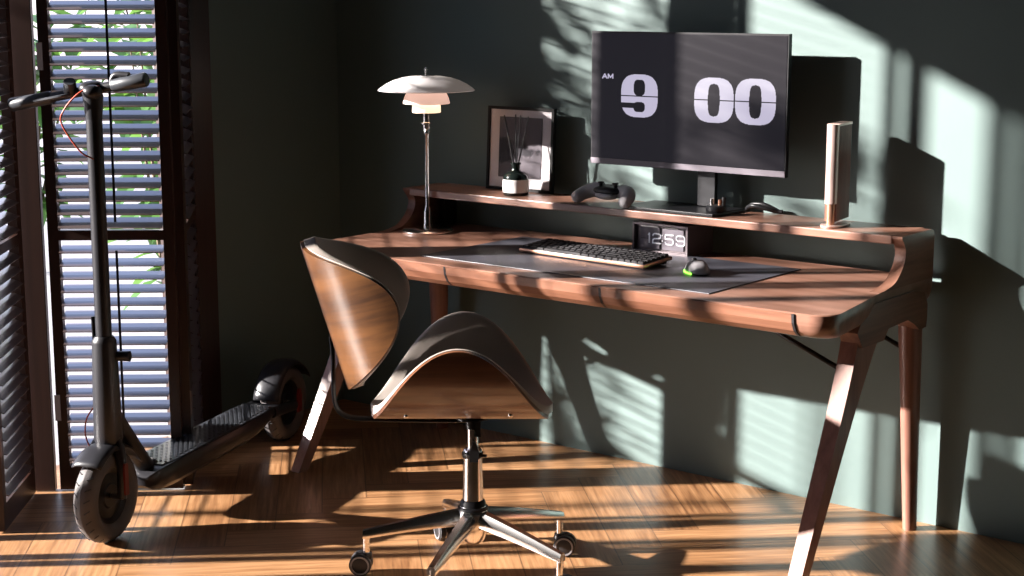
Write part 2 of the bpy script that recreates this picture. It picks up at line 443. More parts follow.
# body: loft of outlines, undercut towards the underside
bm = bmesh.new()
levels = [(.680, .003), (.6775, 0), (.655, .003), (.635, .014), (.622, .030), (.618, .040)]
rings = []
for z, ins in levels:
    rings.append([bm.verts.new((x, y, z)) for x, y in outline(XL + ins * .35, XR - ins * .35, YF + ins, YB, .055)])
for A, B in zip(rings, rings[1:]):
    n = len(A)
    for k in range(n): bm.faces.new((A[k], A[(k + 1) % n], B[(k + 1) % n], B[k]))
bm.faces.new(rings[0]); bm.faces.new(rings[-1][::-1])
link('tabletop', dl(bm), M['walnut_x'], desk, True, 35)
# drawer fronts follow the apron curve
cuts = [.545, 1.085, 1.602, 2.150]
for a, b in zip(cuts, cuts[1:]):
    bm = bmesh.new()
    prof = [(YF + ins - .0035, z) for z, ins in levels[1:-1]] + [(YF + .042, .6175), (YF + .05, .6175), (YF + .05, .6765)]
    prism(bm, prof, lambda p, t: Vector((t, p[0], p[1])), a + .0025, b - .0025)
    link('drawer', dl(bm), M['walnut_front'], desk)
# black strips stand in for the shade in the gaps between drawers
for c in cuts:
    bm = bmesh.new()
    prof = [(YF + ins - .0042, z) for z, ins in levels[1:-1]] + [(YF + .045, .617), (YF + .045, .6765)]
    prism(bm, prof, lambda p, t: Vector((t, p[0], p[1])), c - .0034, c + .0034)
    link('gap_shade_strip', dl(bm), M['black_plastic'], desk)
# end panels: desktop edge sweeps up to the shelf
def endpanel(x0, x1):
    S = smoothpts([(-.2275, .8065, 0), (-.2255, .799, 0), (-.214, .787, 0), (-.203, .768, 0), (-.207, .742, 0), (-.228, .715, 0), (-.262, .692, 0), (-.315, .6815, 0)], 5)
    pts = [(YB, .679), (YB, .790), (YB - .006, .803), (YB - .02, .8075)] + [(p.x, p.y) for p in S] + [(-.34, .6803), (-.34, .679)]
    bm = bmesh.new(); prism(bm, pts, lambda p, t: Vector((t, p[0], p[1])), x0, x1)
    bevel(bm, .0025, 2, 50)
    return bm
link('side_panel', dl(endpanel(XR - .030, XR - .0002)), M['walnut_y'], desk, True, 30)
link('side_panel', dl(endpanel(XL + .0002, XL + .030)), M['walnut_y'], desk, True, 30)
# raised shelf
bm = box(XL + .028, XR - .028, -.228, YB - .0, .785, .807, .003)
link('shelf', dl(bm), M['walnut_x'], desk)
bm = box(.555 + .0, .575, -.11, -.05, .68, .786, .002); link('shelf_bracket', dl(bm), M['black_metal'], desk)
# legs and yokes
def yoke(x0, x1):
    pts = [(-.425, .660), (-.150, .660), (-.100, .650), (-.078, .618), (-.076, .58), (-.080, .555), (-.122, .555), (-.150, .572), (-.19, .590), (-.30, .586), (-.325, .560), (-.44, .560), (-.47, .60)]
    bm = bmesh.new(); prism(bm, pts, lambda p, t: Vector((t, p[0], p[1])), x0, x1); bevel(bm, .004, 2, 25)
    return bm
def front_leg(xc, xf, s):
    bm = bmesh.new(); secs = []
    top = Vector((xc, -.375, .600)); foot = Vector((xf, -.712, 0.0))
    N = 9
    for i in range(N + 1):
        t = i / N; c = top.lerp(foot, t)
        hw = (.0175 + .006 * (1 - t)); hd = .017 * (1 - t) ** .8 + .0185 + (.028 * (1 - t) ** 5)
        # horizontal section
        secs.append([bm.verts.new(c + Vector(v)) for v in ((-hw, -hd, 0), (hw, -hd, 0), (hw, hd, 0), (-hw, hd, 0))])
    for A, B in zip(secs, secs[1:]):
        for k in range(4): bm.faces.new((A[k], A[(k + 1) % 4], B[(k + 1) % 4], B[k]))
    bm.faces.new(secs[0]); bm.faces.new(secs[-1][::-1]); bevel(bm, .006, 3, 40)
    return bm
def rear_leg(xc, xf):
    bm = bmesh.new(); pts = [Vector((xc, -.098, .62)).lerp(Vector((xf, -.068, 0)), k / 12) for k in range(13)]
    tube(bm, pts, [.040 - .018 * min(1, (k / 12) ** .8) for k in range(13)], 20, up=(1, 0, 0), flat=.8)
    return bm
for sx in (1, -1):
    xi = DX + sx * (XR - DX)
    a, b = xi - sx * .045, xi + sx * .008
    link('leg_yoke', dl(yoke(min(a, b), max(a, b))), M['walnut_y'], desk, True, 30)
    xc = xi - sx * .030; xf = xi - sx * .012
    link('leg', dl(front_leg(xc + sx * .006, xf, sx)), M['walnut_z'], desk, True, 30)
    link('leg', dl(rear_leg(xc, xi - sx * .018)), M['walnut_z'], desk, True, 50)
    for y0 in (-.475, -.135):
        bm = bmesh.new(); tube(bm, [(xi - sx * .33, y0 + .02, .618), (xi - sx * .030, -.436 if y0 < -.3 else -.100, .490)], .0065, 10)
        link('brace', dl(bm), M['black_metal'], desk, True)

# ------------------------------------------------------------------ on the desk
bm = box(-.475, .475, -.232, .232, 0, .0025, .001)
o = link('desk_mat', bm, M['mousepad'], None); o.location = (1.399, -.385, .6803); tag(o, 'dark grey flat desk mat lying under keyboard and mouse', 'mat')

# keyboard
kb = thing('keyboard', 'low black keyboard with copper rim on the dark desk mat', 'keyboard', (1.338, -.355, .6845), R(-4))
kb.rotation_euler = (R(4.5), 0, R(-4))
W_, D_ = .450, .128
bm = box(-W_ / 2, W_ / 2, -D_ / 2, D_ / 2, .0062, .016, .003); link('case', bm, M['copper'], kb, True, 30)
bm = box(-W_ / 2 + .004, W_ / 2 - .004, -D_ / 2 + .004, D_ / 2 - .004, .0155, .0172, .0006); link('key_plate', bm, M['black_plastic'], kb)
rows = [[1] * 20, [1] * 13 + [2] + [1] * 5, [1.5] + [1] * 12 + [1.5] + [1] * 5, [1.75] + [1] * 11 + [2.25] + [1] * 5, [2.25] + [1] * 10 + [2.75] + [1] * 5, [1.25, 1.25, 1.25, 6.25, 1.25, 1.25, 1.25, 1.25] + [1] * 5]
bm = bmesh.new(); U = (W_ - .012) / 20; RD = (D_ - .012) / 6
for ri, row in enumerate(rows):
    x = -W_ / 2 + .006; y = D_ / 2 - .006 - RD * (ri + 1); tot = sum(row); sc = 20 / tot
    for w in row:
        w2 = w * U * sc
        x0, x1, y0, y1 = x + .0011, x + w2 - .0011, y + .0012, y + RD - .0012
        vs = bx(bm, x0, x1, y0, y1, .017, .0235)
        for v in vs[4:]: v.co.x = (v.co.x - (x0 + x1) / 2) * (1 - .004 / (x1 - x0)) + (x0 + x1) / 2; v.co.y = (v.co.y - (y0 + y1) / 2) * .84 + (y0 + y1) / 2
        x += w2
link('keycaps', bm, M['key'], kb)
for sx in (-1, 1):
    bm = bmesh.new(); bx(bm, sx * .19 - .02, sx * .19 + .02, .045, .055, -.0045, .007); link('foot', bm, M['black_plastic'], kb)

# mouse
ms = thing('computer_mouse', 'small dark computer mouse glowing green underneath, on the desk mat', 'mouse', (1.693, -.385, .683), R(52))
bm = bmesh.new(); NU, NV = 28, 10; rg = []
for j in range(NV + 1):
    ph = PI / 2 * j / NV; ring = []
    for i in range(NU):
        th = 2 * PI * i / NU
        x = .031 * math.cos(th) * math.cos(ph) ** .55; y = .054 * math.sin(th) * math.cos(ph) ** .7
        z = .004 + .031 * math.sin(ph) * (1 - .25 * (y / .054) ** 1 if y > 0 else 1)
        ring.append(bm.verts.new((x * (1 - .12 * math.cos(2 * y / .054)), y, z)))
    rg.append(ring)
for A, B in zip(rg, rg[1:]):
    for k in range(NU): bm.faces.new((A[k], A[(k + 1) % NU], B[(k + 1) % NU], B[k]))
bm.faces.new(rg[-1]); bm.faces.new(rg[0][::-1])
bmesh.ops.remove_doubles(bm, verts=bm.verts, dist=.0004)
link('shell', bm, M['grey_plastic'], ms, True)
bm = bmesh.new(); tube(bm, [(0, .020, .0325), (0, .034, .0275)], .006, 12); link('scroll_wheel', bm, M['black_plastic'], ms, True)
bm = bmesh.new(); tube(bm, [(.0305 * math.cos(R(t)), .0525 * math.sin(R(t)), .003) for t in range(120, 216, 6)], .0026, 8)
link('light_strip', bm, M['green_led'], ms)
bm = bmesh.new(); lathe(bm, [(0, .0), (.028, .0), (.028, .003), (0, .003)], seg=32)
for v in bm.verts: v.co.y *= 1.75
link('sole', bm, M['black_plastic'], ms)

# stroke digits helper (polyline strokes made of thin boxes with round joints)
def strokes(bm, polys, w, y0, y1, ox, oz, sx, sz):
    for pl in polys:
        P = [Vector((ox + p[0] * sx, 0, oz + p[1] * sz)) for p in pl]
        for a, b in zip(P, P[1:]):
            d = (b - a); L = d.length
            if L < 1e-7: continue
            d.normalize(); n = Vector((-d.z, 0, d.x)) * (w / 2); e = d * (w * .25)
            q = [a - e + n, a - e - n, b + e - n, b + e + n]
            prism(bm, [(v.x, v.z) for v in q], lambda p, t: Vector((p[0], t, p[1])), y0, y1)
def rr(x0, x1, z0, z1, r=.3, which='full'):
    return None
DG = {
 '1': [[(.25, .82), (.5, 1), (.5, 0)]],
 '2': [[(0, .78), (.05, .93), (.2, 1), (.8, 1), (.95, .92), (1, .75), (.95, .58), (.8, .52), (.2, .46), (.05, .38), (0, .25), (0, 0), (1, 0)]],
 '5': [[(1, 1), (0, 1), (0, .56), (.8, .56), (.95, .48), (1, .3), (.95, .08), (.8, 0), (.2, 0), (.05, .07), (0, .2)]],
 '9': [[(1, .5), (.2, .46), (.05, .54), (0, .73), (.05, .93), (.2, 1), (.8, 1), (.95, .93), (1, .75), (1, .25), (.95, .07), (.8, 0), (.2, 0), (.05, .07), (0, .18)]],
 'A': [[(0, 0), (.5, 1), (1, 0)], [(.2, .35), (.8, .35)]],
 'M': [[(0, 0), (0, 1), (.5, .2), (1, 1), (1, 0)]],
}
# flip clock
fc = thing('flip_clock', 'black boxy flip clock showing 12:59, under the monitor shelf', 'clock', (1.4315, -.10, .6802))
cw, ch, cd = .186, .086, .135
bm = bmesh.new(); y0, y1 = -.070, .065
bx(bm, -cw / 2, cw / 2, y0 + .012, y1, 0, ch)
for a in ((-cw / 2, cw / 2, 0, .009), (-cw / 2, cw / 2, ch - .006, ch), (-cw / 2, -cw / 2 + .006, .009, ch - .006), (cw / 2 - .006, cw / 2, .009, ch - .006)):
    bx(bm, a[0], a[1], y0, y0 + .012, a[2], a[3])
link('case', bm, M['bronze'], fc)
bm = bmesh.new()
for xa, xb in ((-.068, -.004), (.004, .076)): 
    bx(bm, xa, xb, y0 + .006, y0 + .010, .014, .041); bx(bm, xa, xb, y0 + .006, y0 + .010, .0418, .074)
link('flip_card', bm, M['flip_dark'], fc)
bm = bmesh.new()
def X_(px): return 1.387 + (px - 648) * .00338 - 1.4315
for ch_, pa, pb in (('1', 648, 652), ('2', 653.5, 661.5), ('5', 666, 674), ('9', 677, 685)):
    strokes(bm, DG[ch_], .0036, y0 + .004, y0 + .0062, X_(pa), .030, (pb - pa) * .00338, .027)
for zz in (.036, .052): bx(bm, X_(663.2) - .0015, X_(663.2) + .0015, y0 + .004, y0 + .0062, zz, zz + .004)
link('numerals', bm, M['flip_white'], fc)
bm = bmesh.new()
bx(bm, -.066, -.008, y0 + .003, y0 + .007, .0755, .0775); bx(bm, .014, .060, y0 + .003, y0 + .007, .0755, .0770)
link('card_rail', bm, M['steel'], fc)

# table lamp
lamp = thing('table_lamp', 'three-shade white glass table lamp lit warm, on a slim chrome stem', 'lamp', (.622, -.245, .6802))
bm = bmesh.new(); lathe(bm, [(0, 0), (.078, 0), (.080, .002), (.080, .006), (.074, .011), (.03, .014), (.017, .017), (0, .017)], seg=56); link('base', bm, M['chrome'], lamp, True, 40)
bm = bmesh.new(); lathe(bm, [(0, .014), (.0145, .014), (.0145, .024), (.0125, .028), (.0125, .064), (.0085, .076), (.0066, .08), (.0066, .298), (.009, .302), (.009, .312), (.0066, .316), (.0066, .338), (.0, .338)], seg=28); link('stem', bm, M['chrome'], lamp, True, 40)
bm = bmesh.new(); lathe(bm, [(0, .318), (.012, .318), (.0125, .322), (.0125, .332), (.018, .334), (.018, .338), (.0115, .340), (.0115, .372), (0, .372)], seg=28); link('socket', bm, M['chrome'], lamp, True, 40)
def shade(prof, mat, nm='lamp_shade'):
    bm = bmesh.new(); th = .0022
    outer = prof; inner = [(max(r - th * .6, .001), h - th) for r, h in prof[::-1]]
    lathe(bm, outer + inner + [outer[0]], seg=64); return link(nm, bm, mat, lamp, True, 50)
shade([(.026, .480), (.048, .4795), (.075, .475), (.101, .467), (.125, .455), (.141, .444), (.148, .4375)], M['opal_top'])
shade([(.022, .446), (.046, .443), (.059, .433), (.068, .414), (.072, .398)], M['opal_mid'])
shade([(.020, .402), (.040, .401), (.0430, .397), (.0440, .371)], M['opal_low'])
bm = bmesh.new(); lathe(bm, [(0, .372), (.010, .374), (.016, .385), (.017, .395), (.012, .405), (0, .408)], seg=20); link('bulb', bm, M['bulb'], lamp, True)
bm = bmesh.new()
for k in range(3):
    a = 2 * PI * k / 3 + .4
    tube(bm, [(math.cos(a) * .02, math.sin(a) * .02, .372), (math.cos(a) * .024, math.sin(a) * .024, .478)], .0018, 6)
lathe(bm, [(0, .474), (.027, .474), (.027, .482), (.012, .486), (.005, .489), (.005, .498), (.0075, .500), (.004, .506), (0, .507)], seg=24)
link('finial', bm, M['chrome'], lamp, True, 40)

SH = .8072
# monitor
mon = thing('monitor', 'large flat monitor showing a white 9 and 00 clock, standing on the shelf', 'monitor', (1.484, -.13, SH))
mz = lambda z: z - SH
x0, x1, z0_, z1_ = -.320, .322, mz(.920), mz(1.301)
bm = bmesh.new(); bx(bm, x0, x1, -.004, .012, z0_, z1_); bevel(bm, .003, 2)
bx(bm, -.16, .16, .012, .034, z0_ + .08, z1_ - .09)
link('housing', bm, M['black_metal'], mon)
bm = bmesh.new(); bx(bm, x0 + .004, x1 - .004, -.0052, -.0038, z0_ + .018, z1_ - .005); link('screen', bm, M['screen'], mon)
bm = bmesh.new(); bx(bm, x0 + .001, x1 - .001, -.0065, -.004, z0_ + .001, z0_ + .017); link('bezel', bm, M['flip_dark'], mon)
# digits
def raster(bm, fn, cx_, cz_, hw, hh, n=84, y0=-.0058, y1=-.0053):
    m_ = int(n * hh / hw); V = {}
    def v(i, j):
        if (i, j) not in V: V[(i, j)] = bm.verts.new((cx_ + (-1 + 2 * i / n) * hw, y0, cz_ + (-1 + 2 * j / m_) * hh))
        return V[(i, j)]
    for i in range(n):
        for j in range(m_):
            if fn(-1 + 2 * (i + .5) / n, -1 + 2 * (j + .5) / m_): bm.faces.new((v(i, j), v(i + 1, j), v(i + 1, j + 1), v(i, j + 1)))
se = lambda x, z, cx_, cz_, a, b, p: abs((x - cx_) / a) ** p + abs((z - cz_) / b) ** p < 1
split = lambda z: abs(z - .0) < .022
def zero(x, z): return se(x, z, 0, 0, 1, 1, 3) and not se(x, z, 0, 0, .30, .72, 3.2) and not split(z)
def nine(x, z):
    if not se(x, z, 0, 0, 1, 1, 3): return False
    if split(z + .02): return False
    if se(x, z, 0, .38, .31, .38, 3): return False
    if se(x, z, -.0, -.52, .31, .24, 3): return False
    if x < 0 and -.58 < z < -.33: return False
    return True
mx_ = 1.481
for fn, cx_, cz_, hw, hh in ((nine, 1.3295, 1.121, .0625, .0605), (zero, 1.576, 1.1185, .0630, .0615), (zero, 1.7065, 1.119, .0630, .0620)):
    bm = bmesh.new(); raster(bm, fn, cx_ - mx_, mz(cz_), hw, hh); link('numeral', bm, M['screen_text'], mon)
bm = bmesh.new()
strokes(bm, DG['A'], .0035, -.0058, -.0053, 1.201 - mx_, mz(1.1675), .0155, .012)
strokes(bm, DG['M'], .0035, -.0058, -.0053, 1.221 - mx_, mz(1.1675), .016, .012)
link('lettering', bm, M['screen_text'], mon)
bm = bmesh.new()
prism(bm, [(.0, .0), (.055, 0), (.055, .30), (.0, .30)], lambda p, t: Vector((p[0] + .024, t, p[1] + .012)), .034, .050)
bevel(bm, .004, 2)
link('stand_column', bm, M['black_metal'], mon)
bm = box(-.150, .150, -.088, .080, 0, .009, .002); link('stand_foot', bm, M['black_metal'], mon)

# small dial device on the monitor foot
dk = thing('control_dial', 'small round black dial with chrome studs on the monitor foot', 'dial', (1.612, -.165, SH + .0092))
bm = bmesh.new(); lathe(bm, [(0, 0), (.026, 0), (.028, .003), (.028, .015), (.025, .018), (0, .018)], seg=36); link('body', bm, M['black_metal'], dk, True, 40)
bm = bmesh.new(); tube(bm, [(-.010, -.005, .018), (-.010, -.005, .036)], .0065, 14); link('stud', bm, M['chrome'], dk, True, 50)
bm = bmesh.new(); tube(bm, [(.008, .006, .018), (.008, .006, .033)], .005, 14); link('stud', bm, M['copper'], dk, True, 50)
bm = bmesh.new(); tube(bm, [(.016, .012, .018), (.017, .013, .040)], .006, 14); link('stud', bm, M['black_plastic'], dk, True, 50)

# cable bundle
bm = bmesh.new()
tube(bm, smoothpts([(1.642, -.05, SH + .008), (1.655, -.062, SH + .016), (1.68, -.075, SH + .022), (1.715, -.062, SH + .014), (1.735, -.045, SH + .0075), (1.75, -.04, SH + .0065)], 5), .006, 10)
tube(bm, smoothpts([(1.642, -.045, SH + .007), (1.66, -.05, SH + .022), (1.70, -.052, SH + .024), (1.735, -.04, SH + .008)], 5), .0055, 10)
o = link('power_cable', bm, M['black_plastic'], None, True); tag(o, 'black cable loop lying on the shelf right of the monitor foot', 'cable')

# speaker
sp = thing('book_speaker', 'slim upright speaker with rose metal spine and ribbed brown sides', 'speaker', (1.966, -.148, SH), R(9))
bm = bmesh.new(); lathe(bm, [(0, 0), (.042, 0), (.043, .002), (.043, .005), (.040, .007), (0, .007)], seg=40)
for v in bm.verts: v.co.y *= 1.55; v.co.x *= .8
link('base', bm, M['rose'], sp, True, 40)
bm = bmesh.new()
prof = [(-.0150, -.042), (.0150, -.042)]
k = 0; yy = -.042; right = []
while yy < .062: right += [(.0155, yy), (.0155, yy + .0035), (.0135, yy + .004), (.0135, yy + .0055)]; yy += .006
left = [(-x, y) for x, y in right[::-1]]
prism(bm, right + left, lambda p, t: Vector((p[0], p[1], t)), .016, .263); link('grille', bm, M['walnut_z'], sp)
bm = bmesh.new(); arc = [((.0165 * math.cos(a)), -.040 - .015 * math.sin(a)) for a in [PI * k / 14 for k in range(15)]]
prism(bm, arc, lambda p, t: Vector((p[0], p[1], t)), .062, .268); link('spine', bm, M['rose'], sp, True, 40)
bm = bmesh.new(); arc2 = [(.0115 * math.cos(a), -.040 - .011 * math.sin(a)) for a in [PI * k / 14 for k in range(15)]]
prism(bm, arc2, lambda p, t: Vector((p[0], p[1], t)), .006, .063); link('lower_spine', bm, M['copper'], sp, True, 40)
bm = bmesh.new(); bx(bm, -.0165, .0165, -.040, .064, .263, .269); bevel(bm, .002, 2); link('top_cap', bm, M['rose'], sp)

# picture frame leaning on the wall
pf = thing('picture_frame', 'thin black frame with a dark landscape print, leaning on the wall', 'picture', (.848, -.072, SH + .001))
tl = R(-3.0)
pf.rotation_euler = (tl, 0, R(1.0))
w2, h_ = .127, .257
bm = bmesh.new(); fw = .009
bx(bm, -w2, w2, -.007, .007, 0, fw); bx(bm, -w2, w2, -.007, .007, h_ - fw, h_); bx(bm, -w2, -w2 + fw, -.007, .007, fw, h_ - fw); bx(bm, w2 - fw, w2, -.007, .007, fw, h_ - fw)
link('frame', bm, M['frame_black'], pf)
bm = bmesh.new(); bx(bm, -w2 + fw, w2 - fw, -.002, .004, fw, h_ - fw); link('mount', bm, M['mat_white'], pf)
bm = bmesh.new(); bx(bm, -.082, .082, -.0035, -.0018, .040, .226); link('print', bm, M['photo'], pf)
m, nt, b = newmat('picture_glass'); 
gl = nt.nodes.new('ShaderNodeBsdfGlossy'); gl.inputs['Roughness'].default_value = .15
tr = nt.nodes.new('ShaderNodeBsdfTransparent'); fr = nt.nodes.new('ShaderNodeFresnel'); mxs = nt.nodes.new('ShaderNodeMixShader')
fr.inputs[0].default_value = 1.12; nt.links.new(fr.outputs[0], mxs.inputs[0]); nt.links.new(tr.outputs[0], mxs.inputs[1]); nt.links.new(gl.outputs[0], mxs.inputs[2]); nt.links.new(mxs.outputs[0], nt.nodes['Material Output'].inputs[0])
M['pglass'] = m
bm = bmesh.new(); bx(bm, -w2 + fw, w2 - fw, -.0052, -.0044, fw, h_ - fw); link('glass', bm, M['pglass'], pf)

# reed diffuser
rd = thing('reed_diffuser', 'dark glass diffuser bottle with white label and black reeds', 'diffuser', (.900, -.155, SH))
bm = bmesh.new(); lathe(bm, [(0, 0), (.036, 0), (.0385, .003), (.0385, .052), (.036, .062), (.026, .070), (.015, .074), (.013, .078), (.013, .092), (.016, .093), (.016, .099), (0, .099)], seg=36)
link('bottle', bm, M['white_dark'], rd, True, 40)
bm = bmesh.new(); lathe(bm, [(.0388, .010), (.0394, .010), (.0394, .049), (.0388, .049), (.0388, .010)], seg=36); link('label', bm, M['label'], rd, True, 40)
for dx, dy, hh in ((-.052, .01, .236), (-.036, -.01, .240), (-.010, .012, .242), (.028, -.012, .242), (.042, .008, .238)):
    bm = bmesh.new(); tube(bm, [(dx * .08, dy * .2, .075), (dx, dy, hh)], .0022, 6); link('reed', bm, M['black_plastic'], rd)

# game controller
gc = thing('game_controller', 'grey and black game controller resting on the shelf', 'controller', (1.262, -.178, SH), R(-6))
def ell(bm, c, r, rot=None, seg=20):
    mtx = Matrix.Translation(Vector(c))
    if rot: mtx = mtx @ Matrix.Rotation(rot[1], 4, rot[0])
    mtx = mtx @ Matrix.Diagonal((*r, 1))
    bmesh.ops.create_uvsphere(bm, u_segments=seg, v_segments=seg // 2, radius=1, matrix=mtx)
def remesh(o, vs=.0025, smooth=6):
    md = o.modifiers.new('r', 'REMESH'); md.mode = 'VOXEL'; md.voxel_size = vs; md.use_smooth_shade = True
    sm = o.modifiers.new('s', 'SMOOTH'); sm.factor = .6; sm.iterations = smooth
for s in (-1, 1):
    bm = bmesh.new()
    pts = smoothpts([(s * .044, .012, .040), (s * .066, .004, .039), (s * .083, -.014, .031), (s * .090, -.036, .021)], 5)
    for i, p in enumerate(pts):
        r = .0245 - .0055 * i / len(pts); ell(bm, p, (r, r, r * .95), seg=16)
    remesh(link('grip', bm, M['light_grey'], gc, True))
bm = bmesh.new(); ell(bm, (0, .012, .043), (.064, .030, .017)); ell(bm, (0, -.006, .043), (.052, .030, .014)); remesh(link('body', bm, M['black_plastic'], gc, True))
bm = bmesh.new(); ell(bm, (0, -.012, .029), (.040, .026, .012)); remesh(link('underside', bm, M['light_grey'], gc, True))
for s in (-1, 1):
    bm = bmesh.new(); lathe(bm, [(0, 0), (.005, 0), (.005, .010), (.009, .012), (.0095, .016), (.007, .017), (0, .016)], (s * .028, -.006, .051), 18)
    link('thumbstick', bm, M['black_plastic'], gc, True, 40)

# ------------------------------------------------------------------ chair
CR = Vector((.7806, .6251, 0)); CF = Vector((-.6251, .7806, 0))   # along the seat crease, across it
CC = Vector((1.492, -1.065, 0))
ang = math.atan2(CR.y, CR.x)
chair = thing('office_chair', 'curved walnut shell swivel chair with brown leather on a chrome star base', 'chair', CC, ang)
# local: x = along crease (picture right), y = away, z = up
def shell_layer(a, V, Rr, t0, t1, k=1., nu=36, nv=28, soft=False):
    """bent sheet: crease along x, wings curling to +z"""
    bm = bmesh.new()
    def pt(u, v, t):
        ex = (1 - abs(u) ** 2.0)
        s = v * V * max(ex, 0.0) ** .72 * k; th = s / Rr
        x = u * a * k
        return Vector((x, math.sin(th) * (Rr - t), Rr - math.cos(th) * (Rr - t)))
    def tt(v, t):
        return t0 + .003 + (t - t0 - .003) * (.25 + .75 * max(0., 1 - abs(v) ** 12) ** .5) if soft and t > t0 else t
    def grid(t):
        vs = [-1 + 2 * j / nv for j in range(nv + 1)]
        if soft: vs = [math.copysign(1 - (1 - abs(v)) ** 1.5, v) for v in vs]
        return [[bm.verts.new(pt(-1 + 2 * i / nu, v, tt(v, t))) for v in vs] for i in range(nu + 1)]
    A = grid(t0); B = grid(t1)
    for G, fl in ((A, False), (B, True)):
        for i in range(nu):
            for j in range(nv):
                q = (G[i][j], G[i + 1][j], G[i + 1][j + 1], G[i][j + 1])
                f = bm.faces.new(q if not fl else q[::-1])
    for i in range(nu):
        for j in (0, nv): bm.faces.new((A[i][j], A[i + 1][j], B[i + 1][j], B[i][j]))
    bmesh.ops.remove_doubles(bm, verts=bm.verts, dist=.0005)
    return bm
def place(o, loc, rot=(0, 0, 0)):
    o.location = loc; o.rotation_euler = rot; return o
SEAT = (-.026, 0, .403); SA, SV, SR = .218, .345, .238
st = place(link('seat', shell_layer(SA, SV, SR, 0, .010), M['shell_wood'], chair, True, 40), SEAT)
pd = link('seat_pad', shell_layer(SA, SV, SR, .010, .032, 1.006, soft=True), [M['leather']], chair, True, 40); place(pd, SEAT)
# backrest
tb = R(107)
BL = (-.352, 0, .648); BA, BV, BR = .187, .30, .185
brot = (0, -(tb), 0)
# local x axis of shell -> pointing up and left; opening (+z of shell) -> to picture right and slightly up
def backmat():
    ax = Vector((math.cos(tb), 0, math.sin(tb))); az = Vector((math.sin(tb), 0, -math.cos(tb))); ay = az.cross(ax)
    return Matrix(((ax.x, ay.x, az.x), (ax.y, ay.y, az.y), (ax.z, ay.z, az.z))).to_euler()
bk = place(link('backrest', shell_layer(BA, BV, BR, 0, .010), M['back_wood'], chair, True, 40), BL, backmat())
bp = place(link('back_pad', shell_layer(BA, BV, BR, .010, .038, 1.012, soft=True), M['leather'], chair, True, 40), BL, backmat())
# bolts
for (u, v, par) in ((-.58, -.47, st), (.54, -.47, st), (.52, -.40, bk), (-.70, -.56, bk)):
    A_, V_, R_ = (SA, SV, SR) if par is st else (BA, BV, BR)
    th = v * V_ * (1 - u * u) ** .72 / R_
    n = Vector((0, math.sin(th), -math.cos(th)))
    p = Vector((u * A_, math.sin(th) * R_, R_ - math.cos(th) * R_))
    bm = bmesh.new(); lathe(bm, [(.006, -.001), (.006, .002), (.004, .0045), (0, .005)], p, 14, rot=rot_to(n)); link('bolt', bm, M['chrome'], par, True, 60)
# bar joining seat and back
bm = bmesh.new()
pts = smoothpts([(.0, 0, .392), (-.12, 0, .3925), (-.24, 0, .395), (-.295, 0, .399), (-.322, 0, .414), (-.333, 0, .445), (-.334, .0, .50), (-.334, 0, .55), (-.338, 0, .60)], 6)
tube(bm, pts, .017, 14, flat=.30, up=(0, 0, 1)); link('back_bar', bm, M['black_metal'], chair, True, 50)
# column
bm = bmesh.new(); lathe(bm, [(0, .300), (.0135, .300), (.0135, .392), (0, .392)], seg=28); link('gas_lift', bm, M['chrome'], chair, True, 50)
bm = bmesh.new(); lathe(bm, [(.017, .372), (.017, .396), (.045, .399), (.045, .402), (0, .402)], seg=28); bx(bm, .006, .020, -.020, -.014, .355, .392); link('seat_plate', bm, M['black_metal'], chair, True, 40)
bm = bmesh.new(); lathe(bm, [(0, .17), (.0265, .17), (.0225, .310), (.0225, .318), (.020, .321), (.0, .321)], seg=32); link('column', bm, M['chrome'], chair, True, 50)
bm = bmesh.new(); lathe(bm, [(.0235, .300), (.026, .304), (.026, .312), (.0225, .315)], seg=28)
prism(bm, [(-.010, .296), (.010, .296), (.013, .318), (.004, .345), (-.002, .345), (-.011, .318)], lambda p, t: Vector((p[0] + .004, t, p[1])), -.034, -.020)
tube(bm, [(.02, -.02, .309), (.034, -.024, .309)], .004, 8)
link('lever', bm, M['black_plastic'], chair, True, 40)
